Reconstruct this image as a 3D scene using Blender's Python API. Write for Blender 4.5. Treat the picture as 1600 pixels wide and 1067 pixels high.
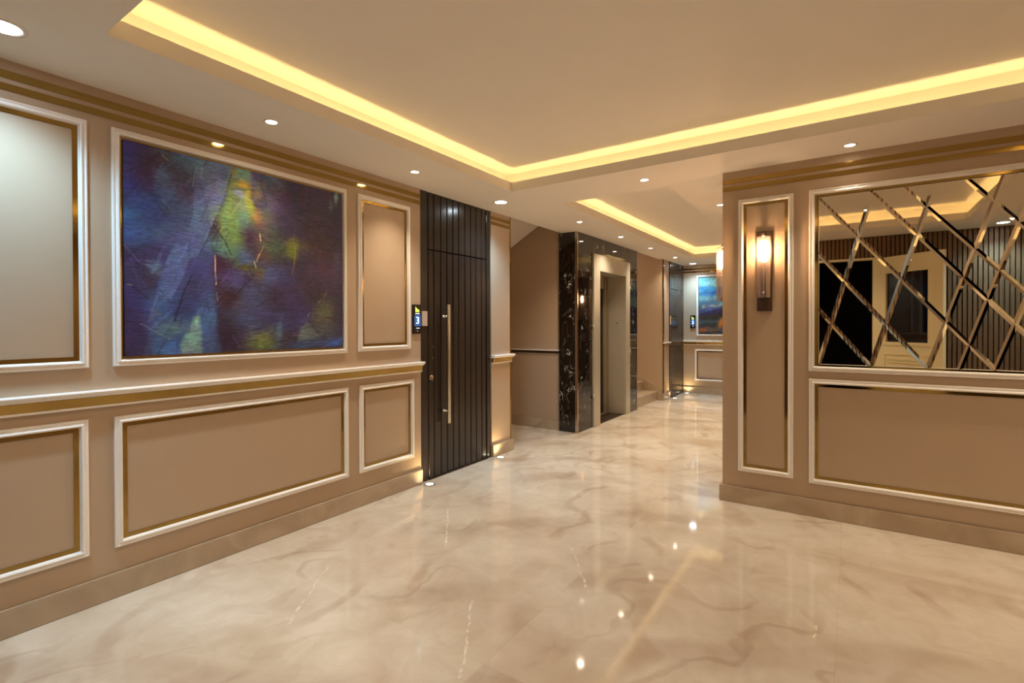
import bpy, bmesh, math, random
import numpy as np
from mathutils import Vector, Matrix

for o in list(bpy.data.objects):
    bpy.data.objects.remove(o, do_unlink=True)
sc = bpy.context.scene
COL = sc.collection
R = math.radians

# ---------------------------------------------------------------- camera, world, exposure
cam_data = bpy.data.cameras.new('camera'); cam = bpy.data.objects.new('camera', cam_data); COL.objects.link(cam)
F_PX, YAW, PITCH, ROLL, PY = 781.1, 34.182, -0.449, -0.167, 513.65
cam_data.sensor_width = 36.0; cam_data.lens = 36.0 * F_PX / 1600
cam_data.shift_y = -(533.5 - PY) / 1600
cam_data.clip_start = 0.02; cam_data.clip_end = 60
cam.location = (0, 0, 1.40)
_p, _y, _r = R(PITCH), R(YAW), R(ROLL)
fw = Vector((-math.sin(_y) * math.cos(_p), math.cos(_y) * math.cos(_p), math.sin(_p)))
rt = Vector((math.cos(_y), math.sin(_y), 0)); up = rt.cross(fw)
rt2 = rt * math.cos(_r) + up * math.sin(_r); up2 = rt2.cross(fw)
cam.rotation_euler = Matrix((rt2, up2, -fw)).transposed().to_euler()
sc.camera = cam

world = bpy.data.worlds.new('world'); sc.world = world; world.use_nodes = True
world.node_tree.nodes['Background'].inputs[0].default_value = (0.010, 0.009, 0.008, 1)
world.node_tree.nodes['Background'].inputs[1].default_value = 0.15

vs = sc.view_settings
vs.view_transform = 'Standard'; vs.look = 'None'; vs.gamma = 1.0; vs.use_curve_mapping = False
vs.exposure = 0.09
try:
    sc.cycles.max_bounces = 10; sc.cycles.diffuse_bounces = 5; sc.cycles.glossy_bounces = 6
    sc.cycles.transparent_max_bounces = 12; sc.cycles.sample_clamp_indirect = 4.0
    sc.cycles.use_denoising = True; sc.cycles.caustics_reflective = False; sc.cycles.caustics_refractive = False
    sc.cycles.blur_glossy = 0.5
except Exception:
    pass

WARM = (1.0, 0.84, 0.62); COLD = (0.42, 0.74, 1.0); LED = (1.0, 0.74, 0.32)
P_SPOT, P_COLD, P_LED, P_UP = 66.0, 112.0, 1.1, 7.0

# ---------------------------------------------------------------- helpers
def srgb(*c):
    f = lambda v: v / 12.92 if v <= .04045 else ((v + .055) / 1.055) ** 2.4
    return tuple(f(v / 255) for v in c) + (1.0,)

def newmat(name):
    m = bpy.data.materials.new(name); m.use_nodes = True
    return m, m.node_tree.nodes, m.node_tree.links, m.node_tree.nodes['Principled BSDF']

def pos_node(N):
    return N.new('ShaderNodeNewGeometry').outputs['Position']

def simple(name, col, rough=.5, metal=0.0, noise=0.04, scale=6.0, bump=0.0, bscale=60.0, coat=0.0, spec=.5):
    """a procedural paint or metal: base colour with faint noise in tone, optional fine bump"""
    m, N, L, b = newmat(name)
    n = N.new('ShaderNodeTexNoise'); n.inputs['Scale'].default_value = scale; n.inputs['Detail'].default_value = 4
    L.new(pos_node(N), n.inputs['Vector'])
    r = N.new('ShaderNodeValToRGB'); c = col
    r.color_ramp.elements[0].position = .3; r.color_ramp.elements[1].position = .7
    r.color_ramp.elements[0].color = tuple(max(0, v * (1 - noise)) for v in c[:3]) + (1,)
    r.color_ramp.elements[1].color = tuple(min(1, v * (1 + noise)) for v in c[:3]) + (1,)
    L.new(n.outputs[0], r.inputs[0]); L.new(r.outputs[0], b.inputs['Base Color'])
    b.inputs['Roughness'].default_value = rough; b.inputs['Metallic'].default_value = metal
    b.inputs['Coat Weight'].default_value = coat; b.inputs['Coat Roughness'].default_value = .05
    b.inputs['Specular IOR Level'].default_value = spec
    if bump:
        n2 = N.new('ShaderNodeTexNoise'); n2.inputs['Scale'].default_value = bscale; n2.inputs['Detail'].default_value = 3
        L.new(pos_node(N), n2.inputs['Vector'])
        bp = N.new('ShaderNodeBump'); bp.inputs['Strength'].default_value = bump; bp.inputs['Distance'].default_value = .002
        L.new(n2.outputs[0], bp.inputs['Height']); L.new(bp.outputs[0], b.inputs['Normal'])
    return m

def emit(name, col, strength):
    m, N, L, b = newmat(name)
    n = N.new('ShaderNodeTexNoise'); n.inputs['Scale'].default_value = 2.0
    b.inputs['Base Color'].default_value = tuple(col[:3]) + (1,)
    b.inputs['Emission Color'].default_value = tuple(col[:3]) + (1,); b.inputs['Emission Strength'].default_value = strength
    return m

M = {}
M['paint'] = simple('beige_paint', srgb(184, 161, 137), .42, bump=.05, noise=.015)
M['white'] = simple('white_lacquer', srgb(248, 243, 238), .35, noise=.01)
M['ceil'] = simple('ceiling_paint', srgb(238, 231, 221), .9, noise=.01)
M['gold'] = simple('gold_mirror_strip', srgb(164, 136, 78), .08, 1.0, noise=.02, scale=1.5)
M['chrome'] = simple('polished_steel_trim', srgb(205, 190, 172), .12, 1.0, noise=.02)
M['steel'] = simple('brushed_steel', srgb(206, 196, 172), .32, 1.0, noise=.04, scale=30)
M['ring'] = simple('white_ring', srgb(225, 215, 200), .4)
M['dkring'] = simple('dark_metal_ring', srgb(110, 100, 88), .3, .9)
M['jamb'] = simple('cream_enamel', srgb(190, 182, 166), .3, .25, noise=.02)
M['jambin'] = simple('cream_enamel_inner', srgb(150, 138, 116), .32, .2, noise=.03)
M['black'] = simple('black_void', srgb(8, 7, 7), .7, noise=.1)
M['dark'] = simple('dark_plaster', srgb(40, 34, 30), .8)
M['blackplastic'] = simple('black_glass_plastic', srgb(10, 10, 14), .12, coat=.5)
M['plate'] = simple('grey_plate', srgb(196, 176, 160), .4)
M['bronze'] = simple('dark_bronze', srgb(84, 66, 56), .38, .7, noise=.08, scale=20)
M['creamdoor'] = simple('cream_door_lacquer', srgb(250, 240, 204), .4, noise=.015)
M['doorglass'] = simple('dark_door_glass', srgb(60, 56, 58), .04, .85, noise=.03)
M['mirror'] = simple('silvered_mirror', srgb(222, 210, 190), .01, 1.0, noise=.003)
M['lens_w'] = emit('warm_lens', (1.0, .80, .58), 38)
M['lens_c'] = emit('cold_lens', (.80, .92, 1.0), 38)
M['lens_up'] = emit('warm_floor_lens', (1.0, .88, .60), 10)
M['led'] = emit('led_tape', LED, 1.2)
M['bulb'] = emit('filament_bulb', (1.0, .64, .34), 330)
M['digit'] = emit('digit_glow', (.55, .88, 1.0), 2.6)
M['screenblue'] = emit('screen_blue', (.02, .08, .26), .9)
M['logogreen'] = emit('logo_green', (.55, .85, .10), 1.6)
M['textwhite'] = emit('caption_white', (.75, .85, 1.0), 1.4)

def marble_floor():
    m, N, L, b = newmat('polished_cream_marble')
    pos = pos_node(N)
    def math_(op, a, bb=None, v=None):
        n = N.new('ShaderNodeMath'); n.operation = op
        for i, x in enumerate((a, bb, v)):
            if x is None: continue
            if isinstance(x, (int, float)): n.inputs[i].default_value = x
            else: L.new(x, n.inputs[i])
        return n.outputs[0]
    sep = N.new('ShaderNodeSeparateXYZ'); L.new(pos, sep.inputs[0])
    x, y = sep.outputs[0], sep.outputs[1]
    tx = math_('DIVIDE', math_('ADD', x, 12.053), 1.2); ty = math_('DIVIDE', math_('ADD', y, 7.97), 1.2)
    cx = math_('FLOOR', tx); cy = math_('FLOOR', ty)
    comb = N.new('ShaderNodeCombineXYZ'); L.new(cx, comb.inputs[0]); L.new(cy, comb.inputs[1])
    wn = N.new('ShaderNodeTexWhiteNoise'); L.new(comb.outputs[0], wn.inputs['Vector'])
    off = N.new('ShaderNodeVectorMath'); off.operation = 'MULTIPLY_ADD'
    L.new(wn.outputs['Color'], off.inputs[0]); off.inputs[1].default_value = (3, 3, 9); L.new(pos, off.inputs[2])
    big = N.new('ShaderNodeTexNoise'); big.inputs['Scale'].default_value = 1.15; big.inputs['Detail'].default_value = 6; big.inputs['Distortion'].default_value = .6
    L.new(pos, big.inputs['Vector'])
    base = N.new('ShaderNodeValToRGB'); e = base.color_ramp.elements
    e[0].position = .36; e[0].color = srgb(198, 182, 162); e[1].position = .64; e[1].color = srgb(222, 211, 196)
    mot = N.new('ShaderNodeTexNoise'); mot.inputs['Scale'].default_value = 5.5; mot.inputs['Detail'].default_value = 9; mot.inputs['Roughness'].default_value = .62; mot.inputs['Distortion'].default_value = .8
    L.new(pos, mot.inputs['Vector'])
    L.new(math_('ADD', math_('MULTIPLY', big.outputs[0], .55), math_('MULTIPLY', mot.outputs[0], .45)), base.inputs[0])
    def veins(src, scale, dist, rot, w0, dscale=1.0):
        mp = N.new('ShaderNodeMapping'); mp.inputs['Rotation'].default_value = (0, 0, R(rot)); L.new(src, mp.inputs[0])
        n = N.new('ShaderNodeTexWave'); n.wave_type = 'BANDS'; n.inputs['Scale'].default_value = scale; n.inputs['Distortion'].default_value = dist
        n.inputs['Detail'].default_value = 3.0; n.inputs['Detail Scale'].default_value = dscale; n.inputs['Detail Roughness'].default_value = .4
        L.new(mp.outputs[0], n.inputs['Vector'])
        mr = N.new('ShaderNodeMapRange'); mr.inputs['From Min'].default_value = w0; mr.inputs['From Max'].default_value = 1.0
        mr.interpolation_type = 'SMOOTHSTEP'; L.new(n.outputs['Fac'], mr.inputs[0]); return mr.outputs[0]
    def mix(fac, a, col, k=1.0):
        mx = N.new('ShaderNodeMix'); mx.data_type = 'RGBA'
        L.new(math_('MULTIPLY', fac, k), mx.inputs[0]); L.new(a, mx.inputs[6]); mx.inputs[7].default_value = col
        return mx.outputs[2]
    mask = N.new('ShaderNodeTexNoise'); mask.inputs['Scale'].default_value = .9; L.new(off.outputs[0], mask.inputs['Vector'])
    mk = N.new('ShaderNodeMapRange'); mk.inputs['From Min'].default_value = .38; mk.inputs['From Max'].default_value = .62; L.new(mask.outputs[0], mk.inputs[0])
    def patchy(scale, lo, hi):
        q = N.new('ShaderNodeTexNoise'); q.inputs['Scale'].default_value = scale; q.inputs['Detail'].default_value = 3; L.new(off.outputs[0], q.inputs['Vector'])
        r_ = N.new('ShaderNodeMapRange'); r_.inputs['From Min'].default_value = lo; r_.inputs['From Max'].default_value = hi; L.new(q.outputs[0], r_.inputs[0]); return r_.outputs[0]
    c = mix(math_('MULTIPLY', veins(pos, .40, 6.5, 58, .66, 1.3), patchy(1.5, .40, .66)), base.outputs[0], srgb(140, 106, 78), .36)
    c = mix(math_('MULTIPLY', veins(pos, .62, 9.0, -15, .80, 1.6), patchy(2.1, .44, .66)), c, srgb(150, 114, 84), .34)
    c = mix(math_('MULTIPLY', veins(pos, .9, 12.0, 30, .90, 2.2), patchy(1.2, .46, .62)), c, srgb(150, 116, 90), .26)
    c = mix(veins(pos, .30, 8.0, 100, .40, 1.2), c, srgb(170, 142, 116), .20)
    # thin white crystalline streaks, each a run of flecks between two points of the stone
    fl = N.new('ShaderNodeTexNoise'); fl.inputs['Scale'].default_value = 26; L.new(pos, fl.inputs['Vector'])
    flm = N.new('ShaderNodeMapRange'); flm.inputs['From Min'].default_value = .40; flm.inputs['From Max'].default_value = .62; L.new(fl.outputs[0], flm.inputs[0])
    dn = N.new('ShaderNodeTexNoise'); dn.inputs['Scale'].default_value = 9; L.new(pos, dn.inputs['Vector'])
    wob = math_('MULTIPLY', math_('SUBTRACT', dn.outputs[0], .5), .05)
    for (ax, ay, bx, by) in STREAKS:
        ln = math.hypot(bx - ax, by - ay); ux, uy = (bx - ax) / ln, (by - ay) / ln
        px = math_('SUBTRACT', x, ax); py = math_('SUBTRACT', y, ay)
        t = math_('ADD', math_('MULTIPLY', px, ux), math_('MULTIPLY', py, uy))
        d = math_('ADD', math_('SUBTRACT', math_('MULTIPLY', px, uy), math_('MULTIPLY', py, ux)), wob)
        a1 = math_('LESS_THAN', math_('ABSOLUTE', math_('SUBTRACT', t, ln / 2)), ln / 2)
        mr = N.new('ShaderNodeMapRange'); mr.inputs['From Min'].default_value = .002; mr.inputs['From Max'].default_value = .008
        mr.inputs['To Min'].default_value = 1; mr.inputs['To Max'].default_value = 0; L.new(math_('ABSOLUTE', d), mr.inputs[0])
        c = mix(math_('MULTIPLY', math_('MULTIPLY', a1, mr.outputs[0]), flm.outputs[0]), c, srgb(246, 236, 222), .75)
    fx = math_('ABSOLUTE', math_('SUBTRACT', math_('FRACT', tx), .5)); fy = math_('ABSOLUTE', math_('SUBTRACT', math_('FRACT', ty), .5))
    j = math_('GREATER_THAN', math_('MAXIMUM', fx, fy), .4990)
    c = mix(j, c, srgb(168, 142, 114), .28)
    L.new(c, b.inputs['Base Color'])
    b.inputs['Roughness'].default_value = .055; b.inputs['IOR'].default_value = 1.5; b.inputs['Specular IOR Level'].default_value = .5
    return m

def marble_skirting():
    m, N, L, b = newmat('beige_marble_skirting')
    n = N.new('ShaderNodeTexNoise'); n.inputs['Scale'].default_value = 3; n.inputs['Detail'].default_value = 6; n.inputs['Distortion'].default_value = 1.2
    L.new(pos_node(N), n.inputs['Vector'])
    r = N.new('ShaderNodeValToRGB'); e = r.color_ramp.elements
    e[0].position = .3; e[0].color = srgb(166, 146, 124); e[1].position = .7; e[1].color = srgb(190, 172, 150)
    k = r.color_ramp.elements.new(.5); k.color = srgb(178, 158, 134)
    L.new(n.outputs[0], r.inputs[0]); L.new(r.outputs[0], b.inputs['Base Color']); b.inputs['Roughness'].default_value = .25
    return m

def marble_black():
    m, N, L, b = newmat('black_marble_white_veins')
    pos = pos_node(N)
    def ridge(scale, dist, w, seed):
        mp = N.new('ShaderNodeMapping'); mp.inputs['Location'].default_value = (seed, seed * 2, 0); mp.inputs['Scale'].default_value = (1.8, 1.8, .75); L.new(pos, mp.inputs[0])
        n = N.new('ShaderNodeTexNoise'); n.inputs['Scale'].default_value = scale; n.inputs['Detail'].default_value = 2.5; n.inputs['Distortion'].default_value = dist
        L.new(mp.outputs[0], n.inputs['Vector'])
        a = N.new('ShaderNodeMath'); a.operation = 'SUBTRACT'; L.new(n.outputs[0], a.inputs[0]); a.inputs[1].default_value = .5
        a2 = N.new('ShaderNodeMath'); a2.operation = 'ABSOLUTE'; L.new(a.outputs[0], a2.inputs[0])
        mr = N.new('ShaderNodeMapRange'); mr.inputs['From Min'].default_value = 0; mr.inputs['From Max'].default_value = w
        mr.inputs['To Min'].default_value = 1; mr.inputs['To Max'].default_value = 0; L.new(a2.outputs[0], mr.inputs[0])
        return mr.outputs[0]
    mk = N.new('ShaderNodeTexNoise'); mk.inputs['Scale'].default_value = 7.5; mk.inputs['Detail'].default_value = 2; L.new(pos, mk.inputs['Vector'])
    mkr = N.new('ShaderNodeMapRange'); mkr.inputs['From Min'].default_value = .55; mkr.inputs['From Max'].default_value = .66; L.new(mk.outputs[0], mkr.inputs[0])
    mu = N.new('ShaderNodeMath'); mu.operation = 'MULTIPLY'; L.new(ridge(7.0, 1.0, .016, 3.1), mu.inputs[0]); L.new(mkr.outputs[0], mu.inputs[1])
    mx = N.new('ShaderNodeMix'); mx.data_type = 'RGBA'; L.new(mu.outputs[0], mx.inputs[0])
    mx.inputs[6].default_value = srgb(17, 13, 11); mx.inputs[7].default_value = srgb(225, 220, 210)
    mu2 = N.new('ShaderNodeMath'); mu2.operation = 'MULTIPLY'; L.new(ridge(2.2, 2.0, .03, 7.7), mu2.inputs[0]); mu2.inputs[1].default_value = .28
    mx2 = N.new('ShaderNodeMix'); mx2.data_type = 'RGBA'; L.new(mu2.outputs[0], mx2.inputs[0]); L.new(mx.outputs[2], mx2.inputs[6]); mx2.inputs[7].default_value = srgb(92, 78, 66)
    L.new(mx2.outputs[2], b.inputs['Base Color']); b.inputs['Roughness'].default_value = .03; b.inputs['Specular IOR Level'].default_value = .6
    b.inputs['Coat Weight'].default_value = .35; b.inputs['Coat Roughness'].default_value = .02
    return m

def wood(name, c0, c1, rough, coat=.0, sc_=(30, 30, 1.6), bump=.25):
    m, N, L, b = newmat(name)
    mp = N.new('ShaderNodeMapping'); mp.inputs['Scale'].default_value = sc_; L.new(pos_node(N), mp.inputs[0])
    n = N.new('ShaderNodeTexNoise'); n.inputs['Scale'].default_value = 1.6; n.inputs['Detail'].default_value = 8; n.inputs['Roughness'].default_value = .65; n.inputs['Distortion'].default_value = .4
    L.new(mp.outputs[0], n.inputs['Vector'])
    r = N.new('ShaderNodeValToRGB'); e = r.color_ramp.elements
    e[0].position = .32; e[0].color = c0; e[1].position = .72; e[1].color = c1
    L.new(n.outputs[0], r.inputs[0]); L.new(r.outputs[0], b.inputs['Base Color'])
    bp = N.new('ShaderNodeBump'); bp.inputs['Strength'].default_value = bump; bp.inputs['Distance'].default_value = .001
    L.new(n.outputs[0], bp.inputs['Height']); L.new(bp.outputs[0], b.inputs['Normal'])
    b.inputs['Roughness'].default_value = rough; b.inputs['Coat Weight'].default_value = coat; b.inputs['Coat Roughness'].default_value = .15
    return m

def canvas_mat(name, wave):
    m, N, L, b = newmat(name)
    at = N.new('ShaderNodeAttribute'); at.attribute_name = 'paint'
    mp = N.new('ShaderNodeMapping'); mp.inputs['Scale'].default_value = (1, 14, 150) if wave else (14, 1, 60)
    L.new(pos_node(N), mp.inputs[0])
    n = N.new('ShaderNodeTexNoise'); n.inputs['Scale'].default_value = 1.0; n.inputs['Detail'].default_value = 5; n.inputs['Roughness'].default_value = .6
    L.new(mp.outputs[0], n.inputs['Vector'])
    mr = N.new('ShaderNodeMapRange'); mr.inputs['From Min'].default_value = .3; mr.inputs['From Max'].default_value = .7
    mr.inputs['To Min'].default_value = .70; mr.inputs['To Max'].default_value = 1.30; L.new(n.outputs[0], mr.inputs[0])
    vm = N.new('ShaderNodeVectorMath'); vm.operation = 'SCALE'; L.new(at.outputs['Color'], vm.inputs[0]); L.new(mr.outputs[0], vm.inputs['Scale'])
    L.new(vm.outputs[0], b.inputs['Base Color'])
    bp = N.new('ShaderNodeBump'); bp.inputs['Strength'].default_value = .8; bp.inputs['Distance'].default_value = .0025
    L.new(n.outputs[0], bp.inputs['Height']); L.new(bp.outputs[0], b.inputs['Normal'])
    b.inputs['Roughness'].default_value = .36
    return m

def glass_mat(name, tint, gloss):
    """thin clear glass: light passes straight through, a share mirrors, more at grazing angles"""
    m = bpy.data.materials.new(name); m.use_nodes = True; N, L = m.node_tree.nodes, m.node_tree.links
    N.remove(N['Principled BSDF'])
    t = N.new('ShaderNodeBsdfTransparent'); t.inputs[0].default_value = tint
    g = N.new('ShaderNodeBsdfGlossy'); g.inputs['Roughness'].default_value = .06; g.inputs[0].default_value = (1, .93, .88, 1)
    lw = N.new('ShaderNodeLayerWeight'); lw.inputs[0].default_value = .35
    mr = N.new('ShaderNodeMapRange'); mr.inputs['To Min'].default_value = gloss; mr.inputs['To Max'].default_value = .65; L.new(lw.outputs['Facing'], mr.inputs[0])
    mx = N.new('ShaderNodeMixShader'); L.new(mr.outputs[0], mx.inputs[0]); L.new(t.outputs[0], mx.inputs[1]); L.new(g.outputs[0], mx.inputs[2])
    tl = N.new('ShaderNodeBsdfTranslucent'); tl.inputs[0].default_value = (1, .88, .8, 1)
    m2 = N.new('ShaderNodeMixShader'); m2.inputs[0].default_value = .035; L.new(mx.outputs[0], m2.inputs[1]); L.new(tl.outputs[0], m2.inputs[2])
    L.new(m2.outputs[0], N['Material Output'].inputs[0])
    return m

STREAKS = [(-2.54, 2.865, -2.123, 2.375), (-1.592, 1.978, -1.278, 1.513), (-2.539, 1.82, -2.178, 1.341), (-1.454, 2.801, -1.138, 2.378), (-0.134, 2.709, -0.131, 2.591)]
M['floor'] = marble_floor(); M['skirt'] = marble_skirting(); M['bmarble'] = marble_black()
M['wenge'] = wood('dark_stained_planks', srgb(20, 14, 12), srgb(50, 37, 31), .24, .35)
M['slat'] = wood('brown_slat_wood', srgb(104, 78, 56), srgb(140, 108, 78), .5)
M['slatback'] = simple('slat_backing', srgb(24, 18, 14), .8)
M['canvas1'] = canvas_mat('thick_oil_paint_indigo', True); M['canvas2'] = canvas_mat('oil_paint_seascape', False)
M['glass'] = glass_mat('fluted_clear_glass', (.95, .89, .86, 1), .16)

class MB:
    """collects vertices and faces; build() links them as ONE mesh object"""
    def __init__(s): s.v = []; s.f = []; s.sm = []
    def box(s, x0, x1, y0, y1, z0, z1):
        x0, x1 = sorted((x0, x1)); y0, y1 = sorted((y0, y1)); z0, z1 = sorted((z0, z1))
        i = len(s.v); s.v += [(x, y, z) for x in (x0, x1) for y in (y0, y1) for z in (z0, z1)]
        for q in ((0, 1, 3, 2), (4, 6, 7, 5), (0, 4, 5, 1), (2, 3, 7, 6), (0, 2, 6, 4), (1, 5, 7, 3)): s.face([i + k for k in q])
        return s
    def face(s, idx, smooth=False): s.f.append(tuple(idx)); s.sm.append(smooth)
    def prism(s, pts, off):
        """closed polygon pts extruded by vector off"""
        i = len(s.v); n = len(pts); o = Vector(off)
        s.v += [tuple(p) for p in pts] + [tuple(Vector(p) + o) for p in pts]
        s.face([i + k for k in range(n)]); s.face([i + n + k for k in reversed(range(n))])
        for k in range(n): s.face([i + k, i + n + k, i + n + (k + 1) % n, i + (k + 1) % n])
        return s
    def lathe(s, o, prof, seg=24, axis='z', rfun=None, smooth=True, cap=True):
        """prof: list of (radius, height) along axis from o"""
        i = len(s.v); n = len(prof)
        for k in range(seg):
            a = 2 * math.pi * k / seg; m = rfun(a) if rfun else 1.0
            for r, h in prof:
                p, q = r * m * math.cos(a), r * m * math.sin(a)
                s.v.append({'z': (o[0] + p, o[1] + q, o[2] + h), 'x': (o[0] + h, o[1] + p, o[2] + q), 'y': (o[0] + p, o[1] + h, o[2] + q)}[axis])
        for k in range(seg):
            a, b = i + k * n, i + ((k + 1) % seg) * n
            for j in range(n - 1): s.face([a + j, b + j, b + j + 1, a + j + 1], smooth)
        if cap:
            for j in (0, n - 1):
                if prof[j][0] > 1e-6: s.face([i + k * n + j for k in range(seg)])
        return s
    def build(s, name, mat, parent=None, bevel=0, seg=2, struct=False):
        me = bpy.data.meshes.new(name); me.from_pydata(s.v, [], s.f); me.polygons.foreach_set('use_smooth', s.sm)
        bm = bmesh.new(); bm.from_mesh(me); bmesh.ops.remove_doubles(bm, verts=bm.verts, dist=1e-6)
        bmesh.ops.recalc_face_normals(bm, faces=bm.faces)
        if bevel: bmesh.ops.bevel(bm, geom=[e for e in bm.edges if len(e.link_faces) == 2 and e.calc_face_angle(0) > .6], offset=bevel, segments=seg, affect='EDGES', clamp_overlap=True)
        bm.to_mesh(me); bm.free(); me.update()
        me.materials.append(M[mat] if isinstance(mat, str) else mat)
        o = bpy.data.objects.new(name, me); COL.objects.link(o)
        if parent is not None:
            o.parent = parent; o.matrix_parent_inverse = Matrix.Translation(-Vector(parent.location))
        elif struct: o['kind'] = 'structure'
        return o

def box(name, mat, b, parent=None, bevel=0, struct=False):
    return MB().box(*b).build(name, mat, parent, bevel, struct=struct or parent is None)

def empty(name, loc, struct=False):
    o = bpy.data.objects.new(name, None); COL.objects.link(o); o.location = loc; o.empty_display_size = .1
    if struct: o['kind'] = 'structure'
    return o

def tag(o, label, cat, group=None):
    o['label'] = label; o['category'] = cat
    if group: o['group'] = group
    return o

def lamp(kind, name, loc, power, col, parent=None, **kw):
    d = bpy.data.lights.new(name, kind); d.energy = power; d.color = col
    for k, v in kw.items():
        if k != 'rot': setattr(d, k, v)
    o = bpy.data.objects.new(name, d); COL.objects.link(o); o.location = loc; o.rotation_euler = kw.get('rot', (0, 0, 0))
    if parent is not None: o.parent = parent; o.matrix_parent_inverse = Matrix.Translation(-Vector(parent.location))
    return o

# ---------------------------------------------------------------- dimensions of the place
XL, YR, XC = -3.15, 4.24, -0.85       # lobby left wall, mirror wall, corridor's right wall
XR, YN, YE, H = 1.85, -0.02, 10.50, 2.60
XE, XD = -2.92, -2.86                 # lift front, second door's wall

# ---------------------------------------------------------------- floor and ceiling
MB().box(-5.6, XR + .1, -2.2, YE + .15, -.06, 0).build('floor', 'floor', struct=True)
T1 = (-2.535, 1.10, .77, 3.73); T2 = (-2.376, -1.325, 4.38, 9.42)
def grid_slab(name, mat, rects, holes, z0, z1):
    xs = sorted({v for r in rects + holes for v in r[:2]}); ys = sorted({v for r in rects + holes for v in r[2:]})
    mb = MB()
    ins = lambda x, y, q: any(r[0] < x < r[1] and r[2] < y < r[3] for r in q)
    on = {}
    for i in range(len(xs) - 1):
        for j in range(len(ys) - 1):
            x, y = (xs[i] + xs[i + 1]) / 2, (ys[j] + ys[j + 1]) / 2
            on[i, j] = ins(x, y, rects) and not ins(x, y, holes)
    for (i, j), v in on.items():
        if not v: continue
        a, b, c, d = xs[i], xs[i + 1], ys[j], ys[j + 1]
        for z in (z0, z1):
            k = len(mb.v); mb.v += [(a, c, z), (b, c, z), (b, d, z), (a, d, z)]; mb.face([k, k + 1, k + 2, k + 3])
        for (di, dj, p, q) in ((-1, 0, (a, c), (a, d)), (1, 0, (b, c), (b, d)), (0, -1, (a, c), (b, c)), (0, 1, (a, d), (b, d))):
            if not on.get((i + di, j + dj), False):
                k = len(mb.v); mb.v += [(*p, z0), (*q, z0), (*q, z1), (*p, z1)]; mb.face([k, k + 1, k + 2, k + 3])
    return mb.build(name, mat, struct=True)
ceiling = grid_slab('ceiling', 'ceil', [(XL - .15, XR, -.2, YR), (XL, XC, YR, 5.86), (XE - .02, XC, 5.86, YE)], [T1, T2], H, H + .02)
def tray(t, leds):
    x0, x1, y0, y1 = t; w = .015; g = .14; zt = 2.80
    mb = MB()
    mb.box(x0 - w, x0, y0 - w, y1 + w, H + .02, H + .08).box(x1, x1 + w, y0 - w, y1 + w, H + .02, H + .08)
    mb.box(x0, x1, y0 - w, y0, H + .02, H + .08).box(x0, x1, y1, y1 + w, H + .02, H + .08)
    lip = mb.build('ceiling', 'ceil', struct=True)
    mb = MB()
    mb.box(x0 - g - .02, x0 - g, y0 - g, y1 + g, H + .02, zt).box(x1 + g, x1 + g + .02, y0 - g, y1 + g, H + .02, zt)
    mb.box(x0 - g, x1 + g, y0 - g - .02, y0 - g, H + .02, zt).box(x0 - g, x1 + g, y1 + g, y1 + g + .02, H + .02, zt)
    mb.box(x0 - g - .02, x1 + g + .02, y0 - g - .02, y1 + g + .02, zt, zt + .03)
    up_ = mb.build('ceiling', 'ceil', struct=True)
    d = .034
    for side in leds:
        if side == 'l': c = (x0 - d, (y0 + y1) / 2); ln = y1 - y0; ax = 'y'
        if side == 'r': c = (x1 + d, (y0 + y1) / 2); ln = y1 - y0; ax = 'y'
        if side == 'n': c = ((x0 + x1) / 2, y0 - d); ln = x1 - x0; ax = 'x'
        if side == 'f': c = ((x0 + x1) / 2, y1 + d); ln = x1 - x0; ax = 'x'
        ln += 2 * d - .02
        hx, hy = (.006, ln / 2) if ax == 'y' else (ln / 2, .006)
        MB().box(c[0] - hx, c[0] + hx, c[1] - hy, c[1] + hy, H + .02, H + .026).build('led_strip', 'led', lip)
        lamp('AREA', 'led_light', (c[0], c[1], H + .03), P_LED * ln, LED, lip, shape='RECTANGLE', size=2 * hx, size_y=2 * hy, rot=(math.pi, 0, 0))
tray(T1, 'lrnf'); tray(T2, 'lf')

# ---------------------------------------------------------------- walls
box('wall_left', 'paint', (XL - .15, XL, -.2, 3.20, 0, H))
box('wall_left', 'paint', (XL - .15, XL, 4.25, 4.61, 0, H))
box('wall_left', 'dark', (XL - .20, XL - .10, 3.20, 4.25, 0, H))
box('wall_right', 'paint', (XC, XR, YR, YR + .16, 0, H + .2))
box('wall_right', 'paint', (XC, XC + .15, YR + .16, YE + .1, 0, H + .2))
box('wall_right', 'paint', (XR, XR + .1, -.2, YR, 0, H))
box('wall_back', 'paint', (XD - .15, XC, YE, YE + .12, 0, H + .1))
# stair hall in the recess and beyond the lift
box('wall_stairwell', 'paint', (-5.5, -3.19, 5.84, 5.95, 0, 3.7))
box('wall_stairwell', 'paint', (-5.5, XL - .15, 4.45, 4.60, 0, 3.7))
box('wall_stairwell', 'paint', (-5.6, -5.5, 4.4, 9.6, 0, 3.7))
box('wall_stairwell', 'paint', (-5.5, -2.96, 7.80, 7.94, 0, 3.7))
box('wall_stairwell', 'paint', (-5.5, XD - .01, 9.17, 9.545, 0, 3.7))
box('wall_stairwell', 'paint', (XL - .02, XL + .01, 4.60, 5.86, H + .02, 3.7))
box('wall_stairwell', 'paint', (XE - .02, XE + .01, 5.86, 9.2, H + .02, 3.7))
box('ceiling', 'ceil', (-5.6, -2.8, 4.4, 9.6, 3.7, 3.75))
# sloping underside of the upper flight, seen through the recess
MB().prism([(-3.20, 4.61, 2.92), (-5.5, 4.61, 1.62), (-5.5, 4.61, 1.82), (-3.20, 4.61, 3.12)], (0, 1.22, 0)).build('ceiling', 'ceil', struct=True)

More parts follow.
